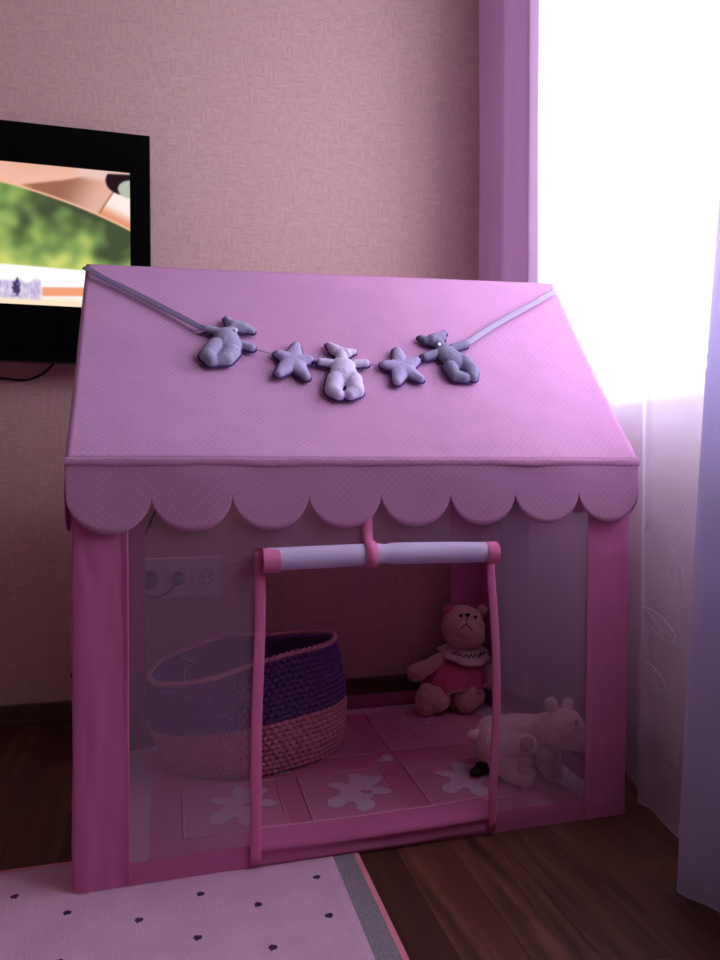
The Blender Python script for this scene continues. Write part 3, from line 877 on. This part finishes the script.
# ------------------------------------------------------------------ crochet basket
bk = empty('crochet_basket', (.19, 1.70, MZ), 'soft crocheted basket, purple over pink, inside the tent', 'basket')
rimp = [atY(147.5, 676, 1.66), atY(156, 686, 1.60), atY(185, 686, 1.565), atY(218, 679, 1.55), atY(250, 668, 1.55), atY(290, 656, 1.565), atY(322, 648, 1.60), atY(336, 640, 1.66),
        atY(330, 634, 1.735), atY(300, 634, 1.79), atY(262, 637, 1.82), atY(225, 637, 1.83), atY(193, 648, 1.80), atY(163, 660, 1.74)]
def ringpt(pts, t):
    n = len(pts); t = (t % 1.0)*n; i = int(t); t -= i
    a, b, c, d = [Vector(pts[(i+k) % n]) for k in (-1, 0, 1, 2)]
    return .5*((2*b)+(c-a)*t+(2*a-5*b+4*c-d)*t*t+(3*b-a-3*c+d)*t**3)
BZ = MZ+.006
base = [(-.010, 1.670), (.000, 1.620), (.040, 1.575), (.10, 1.545), (.175, 1.535), (.26, 1.555), (.345, 1.60), (.395, 1.67),
        (.375, 1.76), (.32, 1.815), (.25, 1.84), (.17, 1.845), (.09, 1.82), (.02, 1.76)]
base = [Vector((x, y, BZ)) for x, y in base]
cen = Vector((.19, 1.70, 0))
def bask(t, h, thick=0.0):
    a = ringpt(base, t); b = ringpt(rimp, t)
    p = a.lerp(b, h)
    o = (p-cen); o.z = 0; o.normalize()
    bulge = .016*sin(PI*min(1, h*1.02)) - .007*math.exp(-h/.03)
    return p+o*(bulge+thick), o
ROWS = 21; ST = 84; SPLIT = 10
def bask_part(name, r0, r1, mat):
    nr = (r1-r0)*8; nt_ = ST*8
    vs = []
    def off(t, rr):
        row = math.floor(rr); fr = rr-row
        st = (t*ST+(row % 2)*.5) % 1.0
        e = math.sqrt(max(0, 1-(fr*2-1)**2))         # each round is a fat rib
        v = .0032*(e-.6)
        d = math.hypot((st-.5)/.27, (fr-.02)/.34) if fr < .5 else math.hypot((st-.5)/.27, (fr-1.02)/.34)
        v -= .017*math.exp(-d*d*d)                       # hole between stitches
        v += .0012*cos(2*PI*(st*1.0))
        return v
    outer = []
    for j in range(nr+1):
        rr = r0+j/8.0; 
        for i in range(nt_):
            t = i/nt_; 
            p, o = bask(t, rr/ROWS); q = p+o*off(t, min(rr, r1-1e-6)); q.z += .0008*noise.noise(p*90); vs.append(q)
    inn = len(vs)
    for j in range(nr+1):
        rr = r0+j/8.0
        for i in range(nt_):
            p, o = bask(i/nt_, rr/ROWS, -.017); q = p+o*(.0015*cos(2*PI*rr)); vs.append(q)
    fs = []
    for j in range(nr):
        for i in range(nt_):
            a = j*nt_+i; b = j*nt_+(i+1) % nt_
            fs.append((a, b, b+nt_, a+nt_)); fs.append((inn+a, inn+a+nt_, inn+b+nt_, inn+b))
    for i in range(nt_):
        a = i; b = (i+1) % nt_; fs.append((a, inn+a, inn+b, b))
        a += nr*nt_; b += nr*nt_; fs.append((a, b, inn+b, inn+a))
    return mesh(name, vs, fs, mat, bk)
bask_part('pink_lower_band', 0, SPLIT, M['yarn_pink'])
bask_part('purple_upper_band', SPLIT, ROWS, M['yarn_purple'])
# rim: a chain of twisted loops
parts = []
for strand in range(2):
    pts = []
    n = 700
    for i in range(n+1):
        t = i/n; p, o = bask(t, 1.0, -.0035); a = t*2*PI*42+strand*PI
        pts.append(p+o*.0028*cos(a)+Vector((0, 0, .004+.0026*sin(a))))
    parts.append(tube_data(pts, .0036, 7, caps=False))
v, f_ = merge(parts); mesh('rim', v, f_, M['yarn_rim'], bk)
# bottom disc
vs = [bask(i/84, 0, -.003)[0] for i in range(84)]
mesh('basket_bottom', vs+[Vector((.19, 1.70, BZ+.002))], [(i, (i+1) % 84, 84) for i in range(84)], M['yarn_pink'], bk)
tube('yarn_end', [atY(180, 654, 1.745), atY(186, 659, 1.735), atY(195, 662, 1.73)], .0013, M['yarn_rim'], bk, 6, 10)
tube('yarn_end', [atY(183, 655, 1.775), atY(184.5, 668, 1.775), atY(185, 690, 1.775)], .0013, M['yarn_rim'], bk, 6, 10)

# ------------------------------------------------------------------ teddy bear in a dress
TYd = 1.80
DY = .062
def T(px, py, y=TYd): return atY(px, py, y+DY)
K = 1/372.0
td = empty('teddy_bear', (T(452, 712).x, TYd, MZ), 'plush teddy bear in pink dotted dress sitting in the back corner of tent', 'plush toy')
hc = T(463, 627, 1.80)
def loc(o, par, root): o.parent = par; return o
prims = [('s', hc, (.062, .055, .062)), ('s', hc+Vector((-.006, -.040, -.002)), (.036, .030, .030)), ('s', hc+Vector((0, -.020, -.020)), (.056, .044, .040)),
         ('c', T(464, 650, 1.80), .030, T(462, 668, 1.80), .048), ('c', T(462, 668, 1.80), .048, T(456, 690, 1.805), .054),
         ('c', T(446, 657, 1.80), .020, T(428, 667, 1.785), .021), ('c', T(428, 667, 1.785), .021, T(416, 673, 1.775), .025),
         ('c', T(479, 658, 1.80), .020, T(488, 670, 1.79), .021), ('c', T(488, 670, 1.79), .021, T(491, 682, 1.78), .025),
         ('c', Vector((T(442, 697).x, 1.81+DY, MZ+.045)), .036, Vector((T(430, 700).x, 1.75+DY, MZ+.043)), .036),
         ('c', Vector((T(470, 697).x, 1.81+DY, MZ+.045)), .036, Vector((T(466, 704).x, 1.76+DY, MZ+.042)), .036),
         ('s', Vector((T(427, 700, 1.745).x, 1.745+DY, MZ+.046)), (.034, .022, .046)), ('s', Vector((T(467, 704, 1.735).x, 1.735+DY, MZ+.046)), (.036, .022, .045))]
blob('body', prims, .0035, M['plush'], td, .0016, 110, 3)
for (px, py, s) in ((449, 610, 1), (482, 611, 1)):
    c = T(px, py, 1.81)
    blob('ear', [('s', c, (.019, .011, .019)), ('s', c+Vector((0, -.008, 0)), (.013, .008, .013))], .002, M['plush_ear'] if px < 460 else M['plush'], td, .001, 150, 2)
# face
def onface(px, py, y): return T(px, py, y)
nosec = onface(467.5, 615, 1.727)
blob('nose', [('s', nosec+Vector((0, 0, .001)), (.0085, .004, .0042)), ('s', nosec+Vector((0, 0, -.003)), (.004, .004, .004))], .0012, M['eye'], td)
for px in (475.5, 461.0):
    c = onface(px, 617.0 if px > 470 else 615.5, 1.742)
    blob('eye', [('s', c, (.0052, .005, .0052))], .0012, M['eye'], td)
tube('mouth', [onface(467.5, 617, 1.7255), onface(466.8, 621, 1.7235), onface(466.5, 624.5, 1.7245)], .0012, M['blackthread'], td, 6, 8)
tube('mouth', [onface(460.5, 629, 1.733), onface(463.5, 626, 1.7275), onface(466.5, 624.3, 1.7255), onface(469.5, 627, 1.7265), onface(472.5, 630.5, 1.732)], .0012, M['blackthread'], td, 6, 14)
# dress: gathered skirt of its own
dc = T(459, 650, 1.805)
top_c = T(463, 652, 1.808); hem_c = Vector((T(453, 686, 1.80).x, 1.795+DY, MZ+.070))
def dress(u, v):
    a = 2*PI*u; c = top_c.lerp(hem_c, v)
    rx = .042+(.090-.042)*(v**.6); ry = .040+(.078-.040)*(v**.7)
    fold = 1+.05*v*sin(a*11+2*noise.noise(Vector((u*5, v, 1))))+.03*noise.noise(Vector((cos(a)*2, sin(a)*2, v*3)))
    return c+Vector((rx*fold*cos(a), ry*fold*sin(a), -.006*v*sin(a*5)))
d = surf('dress', dress, 160, 40, M['dress'], td, lambda u, v: (u*.42, v*.14), close_u=True)
sm = d.modifiers.new('s', 'SOLIDIFY'); sm.thickness = .002
lc = tube('lace_hem', [dress(i/160, 1.0)+Vector((0, 0, -.001+.002*sin(i*1.9))) for i in range(161)], .0026, M['lace'], None, 6); loc(lc, d, td)
# collar: wide pointed lace collar
def collar(u, v):
    a = 2*PI*u
    r0 = .022; lobe = .060+.014*abs(cos(a-.2))+.004*sin(a*9)
    if sin(a) < 0: lobe += .014*max(0, -sin(a))**6
    r = r0+(lobe-r0)*v
    droop = -.032*v*v*(.6+.8*max(0, -sin(a)))
    return T(464, 647, 1.80)+Vector((r*cos(a), r*.88*sin(a), .008+droop-.14*r*cos(a)*.6))
c_ = surf('lace_collar', collar, 120, 12, M['lace'], td, close_u=True)
sm = c_.modifiers.new('s', 'SOLIDIFY'); sm.thickness = .0022
pts = [collar((.60+.32*i/40), .72+.07*sin(i*1.3))+Vector((0, -.002, .003)) for i in range(41)]
o = tube('collar_embroidery', pts, .0014, M['blackthread'], None, 6); loc(o, c_, td)

# ------------------------------------------------------------------ cream plush animal lying in front
LY = 1.42
lb = empty('plush_lamb', (T(520, 780, LY).x, LY, MZ), 'cream plush animal lying on its belly beside the right tent column', 'plush toy')
def L(px, py, y=LY): return atY(px, py, y)
prims = [('c', L(497, 738, 1.47), .050, L(520, 738, 1.47), .054), ('c', L(520, 738, 1.47), .054, L(545, 736, 1.42), .046),
         ('s', L(492, 748, 1.47), (.042, .05, .055)),
         ('c', L(545, 733, 1.42), .042, L(561, 728, 1.365), .039), ('s', L(565, 728, 1.345), (.042, .040, .040)),
         ('c', L(570, 735, 1.335), .031, L(581, 742, 1.320), .021),
         ('c', L(482, 737, 1.47), .014, L(472, 735, 1.465), .012),
         # near hind leg, lying forward
         ('c', L(496, 742, 1.43), .040, L(515, 746, 1.385), .026), ('c', L(515, 746, 1.385), .027, L(527, 744, 1.355), .021),
         ('c', L(500, 765, 1.43), .036, L(518, 773, 1.37), .028), ('s', L(524, 775, 1.352), (.024, .018, .026)),
         # front legs
         ('c', L(545, 742, 1.42), .032, L(550, 755, 1.385), .024), ('c', L(550, 755, 1.385), .024, L(552, 758, 1.36), .020),
         ('c', L(545, 760, 1.43), .032, L(551, 774, 1.38), .024), ('s', L(553, 776, 1.362), (.023, .018, .022)),
         ('s', L(535, 762, 1.45), (.045, .04, .035))]
zmin = MZ+.004
pr2 = []
for p in prims:
    p = list(p)
    if p[0] == 's':
        c = Vector(p[1]); c.z = max(c.z, zmin+p[2][2]); p[1] = c
    else:
        a = Vector(p[1]); a.z = max(a.z, zmin+p[2]); b = Vector(p[3]); b.z = max(b.z, zmin+p[4]); p[1] = a; p[3] = b
    pr2.append(tuple(p))
blob('body', pr2, .003, M['lamb'], lb, .0022, 90, 3)
blob('ear', [('c', L(556, 708, 1.435), .009, L(551, 700, 1.435), .009, (.6, None)) if False else ('c', L(555, 712, 1.365), .013, L(551, 703, 1.365), .0125)], .0015, M['lamb'], lb, .001, 120, 2)
blob('ear', [('c', L(566, 708, 1.39), .011, L(568, 703, 1.392), .011)], .0015, M['lamb'], lb, .001, 120, 2)
blob('eye', [('s', L(576.5, 723, 1.311), (.0042, .004, .0055))], .001, M['eye'], lb)
for (px, py, y, r) in ((527, 744, 1.338, .016), (524.5, 766, 1.334, .018), (552, 757, 1.343, .015), (553, 772, 1.346, .015)):
    c = L(px, py, y); c.z = max(c.z, zmin+r+.004)
    blob('paw_pad', [('s', c, (r, .006, r*1.05))], .0015, M['pad'], lb, .0006, 120, 2)
# small dark grey fuzzy scrap behind the animal
c = atZ(477, 772, MZ+.012)
sc_ = blob('cloth_scrap', [('s', c, (.016, .012, .010)), ('s', c+Vector((.012, .008, .006)), (.012, .012, .012)), ('s', c+Vector((.020, -.004, .010)), (.010, .009, .013))], .0018, M['scrap'], None, .003, 140, 1)
tag(sc_, 'small dark grey fuzzy scrap on the mat under the plush animal\'s tail', 'scrap')

# ------------------------------------------------------------------ curtains
# mauve drape in the corner
dr = empty('mauve_drape', (.93, 1.86, 0), 'mauve opaque curtain drape hanging in the corner left of window', 'curtain')
pathd = [(.99, 2.052), (.93, 2.050), (.900, 2.03), (.892, 1.98), (.905, 1.93), (.915, 1.89), (.900, 1.85), (.885, 1.79), (.900, 1.73), (.903, 1.72), (.892, 1.695), (.915, 1.685)]
PD = spline([(x, y, 0) for x, y in pathd], 90)
def f(u, v):
    i = u*90; k = min(89, int(i)); t = i-k; p = PD[k].lerp(PD[k+1], t)
    z = .065+(2.47-.065)*v
    return Vector((p.x+.008*noise.noise(Vector((u*6, z*.9, 1)))+.004*(1-v), p.y+.006*noise.noise(Vector((u*4, z*.7, 8))), z))
o = surf('drape_cloth', f, 90, 60, M['drape'], dr, lambda u, v: (u*.45, v*2.4))
o.modifiers.new('s', 'SOLIDIFY').thickness = .0015
# tulle: straight plan path with soft pleats and two overlapping folds
tl = empty('tulle_curtain', (.93, 1.0, 0), 'long sheer white tulle curtain with leaf embroidery covering the window', 'curtain')
bot = [(.985, 1.98), (.960, 1.88), (.972, 1.80), (.95, 1.70), (.962, 1.60), (.940, 1.50), (.958, 1.42), (.955, 1.33), (.935, 1.275), (.906, 1.240), (.914, 1.215), (.906, 1.16), (.895, 1.10), (.900, 1.03), (.868, 1.0), (.800, .990), (.812, .965), (.850, .90), (.84, .82), (.83, .75), (.815, .76), (.825, .84), (.83, .92), (.792, .975), (.790, .960), (.825, .86), (.81, .77), (.80, .78), (.815, .88), (.785, .968), (.782, .952), (.805, .90),
       (.80, .82), (.85, .78), (.82, .70), (.85, .60), (.82, .50), (.85, .40), (.82, .30), (.85, .2), (.83, .1)]
top = [(.985, 1.98), (.965, 1.88), (.975, 1.80), (.955, 1.70), (.968, 1.60), (.950, 1.50), (.965, 1.42), (.960, 1.33), (.945, 1.285), (.915, 1.262), (.930, 1.235), (.940, 1.18), (.950, 1.10), (.955, 1.06), (.965, 1.02), (.925, .985), (.935, .955), (.965, .90), (.955, .82), (.945, .75), (.930, .76), (.94, .84), (.945, .92), (.915, .975), (.910, .955), (.94, .86), (.93, .77), (.92, .78), (.935, .88), (.905, .968), (.900, .950), (.925, .90),
       (.92, .82), (.965, .78), (.94, .70), (.965, .60), (.94, .50), (.965, .40), (.94, .30), (.965, .2), (.95, .1)]
NB = 520
PB = spline([(x, y, 0) for x, y in bot], NB); PT = spline([(x, y, 0) for x, y in top], NB)
def tul(u, v):
    i = u*NB; k = min(NB-1, int(i)); t = i-k
    a = PB[k].lerp(PB[k+1], t); b = PT[k].lerp(PT[k+1], t)
    w = min(1, v*1.15); w = w*w*(3-2*w)*.5+w*.5
    p = a.lerp(b, w)
    z0 = .012+.012*noise.noise(Vector((u*9, 0, 2)))
    if p.y > 1.36: z0 += .03
    z = z0+(2.47-z0)*v
    return Vector((p.x+.006*noise.noise(Vector((p.y*9, z*1.2, 3)))*(1-.5*v), p.y, z))
o = surf('tulle_cloth', tul, 520, 60, M['tulle'], tl, lambda u, v: (u*2.4, v*2.4))
# thicker rolled hem along the bottom
hem = tube('bottom_hem', [tul(i/520, 0.0)+Vector((0, 0, .002)) for i in range(521)], .0014, M['embroidery'], tl, 6)
# embroidered leaves on the tulle
def onT(px, py):
    """nearest crossing of a view line with the tulle in its visible stretch"""
    d = ray(px, py); best = None
    for kk in range(0, 400):
        u = .22+.24*kk/400
        p0 = tul(u, .25)
        t = math.hypot(p0.x, p0.y)/math.hypot(d.x, d.y)
        ang = d.x*p0.y-d.y*p0.x
        z = H+d.z*t
        v = (z-.012)/2.458
        p = tul(u, max(0, min(1, v)))
        ang = (d.x*p.y-d.y*p.x)
        if best is None or abs(ang) < best[0]: best = (abs(ang), p)
    p = best[1]; n = Vector((-.9, -.4, 0)).normalized()
    return p+n*.0015
def leaf(base_, tip, w, ribs=5):
    b = Vector(base_); t = Vector(tip); ax = t-b; L_ = ax.length; ax.normalize(); nr = Vector((-ax.y, ax.x))
    out = []
    for s in (-1, 1):
        pts = []
        for i in range(15):
            q = i/14; r = b+ax*L_*q+nr*s*w*sin(PI*q)**.8; pts.append(onT(r.x, r.y))
        out.append(tube_data(pts, .0011, 5))
    pts = [onT(*(b+ax*L_*i/10)) for i in range(11)]; out.append(tube_data(pts, .0009, 5))
    for k in range(1, ribs):
        q = k/ribs
        for s in (-1, 1):
            p0 = b+ax*L_*q; p1 = b+ax*L_*min(1, q+.16)+nr*s*w*sin(PI*min(1, q+.12))**.8*.9
            out.append(tube_data([onT(*p0), onT(*p1)], .0007, 4))
    v, f_ = merge(out)
    mesh('leaf_embroidery', v, f_, M['embroidery'], tl)
leaf((645, 530), (683, 502), 9); leaf((668, 542), (681, 590), 7); leaf((643, 606), (678, 642), 8); leaf((648, 525), (684, 532), 5); leaf((646, 660), (668, 700), 7)
leaf((712, 372), (701, 330), 8); leaf((655, 780), (678, 745), 8)
# ceiling rail that carries both
rl = empty('curtain_rail', (.955, .9, 2.47), 'white curtain rail under the ceiling above window', 'curtain rail')
box('rail', (.90, .0, 2.475), (1.0, 2.05, 2.50), M['white'], rl, .003)
box('rail_mount', (.94, 1.0, 2.50), (.96, 1.05, 2.55), M['white'], rl)

# ------------------------------------------------------------------ daylight
w = bpy.data.worlds.new('sky'); S.world = w; w.use_nodes = True
nt = w.node_tree; nt.nodes.clear()
bg = nt.nodes.new('ShaderNodeBackground'); wo = nt.nodes.new('ShaderNodeOutputWorld')
tc = nt.nodes.new('ShaderNodeTexCoord'); sp = nt.nodes.new('ShaderNodeSeparateXYZ'); nt.links.new(tc.outputs['Generated'], sp.inputs[0])
mr = nt.nodes.new('ShaderNodeMapRange'); nt.links.new(sp.outputs[2], mr.inputs[0]); mr.inputs[1].default_value = -.15; mr.inputs[2].default_value = .25
mxn = nt.nodes.new('ShaderNodeMix'); mxn.data_type = 'RGBA'; nt.links.new(mr.outputs[0], mxn.inputs[0])
mxn.inputs[6].default_value = (.48, .48, .52, 1); mxn.inputs[7].default_value = (.90, .86, .98, 1)
nt.links.new(mxn.outputs[2], bg.inputs[0]); bg.inputs[1].default_value = 11.0
nt.links.new(bg.outputs[0], wo.inputs[0])
pd = bpy.data.lights.new('window_daylight', 'AREA'); pd.shape = 'RECTANGLE'; pd.size = WZB-WZA; pd.size_y = WYB-WYA
pd.cycles.is_portal = True
po = bpy.data.objects.new('window_daylight', pd); COL.objects.link(po)
po.location = (WX+.20, (WYA+WYB)/2, (WZA+WZB)/2); po.rotation_euler = (0, PI/2, 0)

S.view_settings.view_transform = 'Standard'; S.view_settings.look = 'None'
S.view_settings.exposure = 0.22; S.view_settings.gamma = 1.0; S.view_settings.use_curve_mapping = False
cy = S.cycles
cy.use_denoising = True
cy.max_bounces = 10; cy.diffuse_bounces = 5; cy.transmission_bounces = 6; cy.transparent_max_bounces = 24
cy.caustics_reflective = False; cy.caustics_refractive = False
cy.sample_clamp_indirect = 6.0
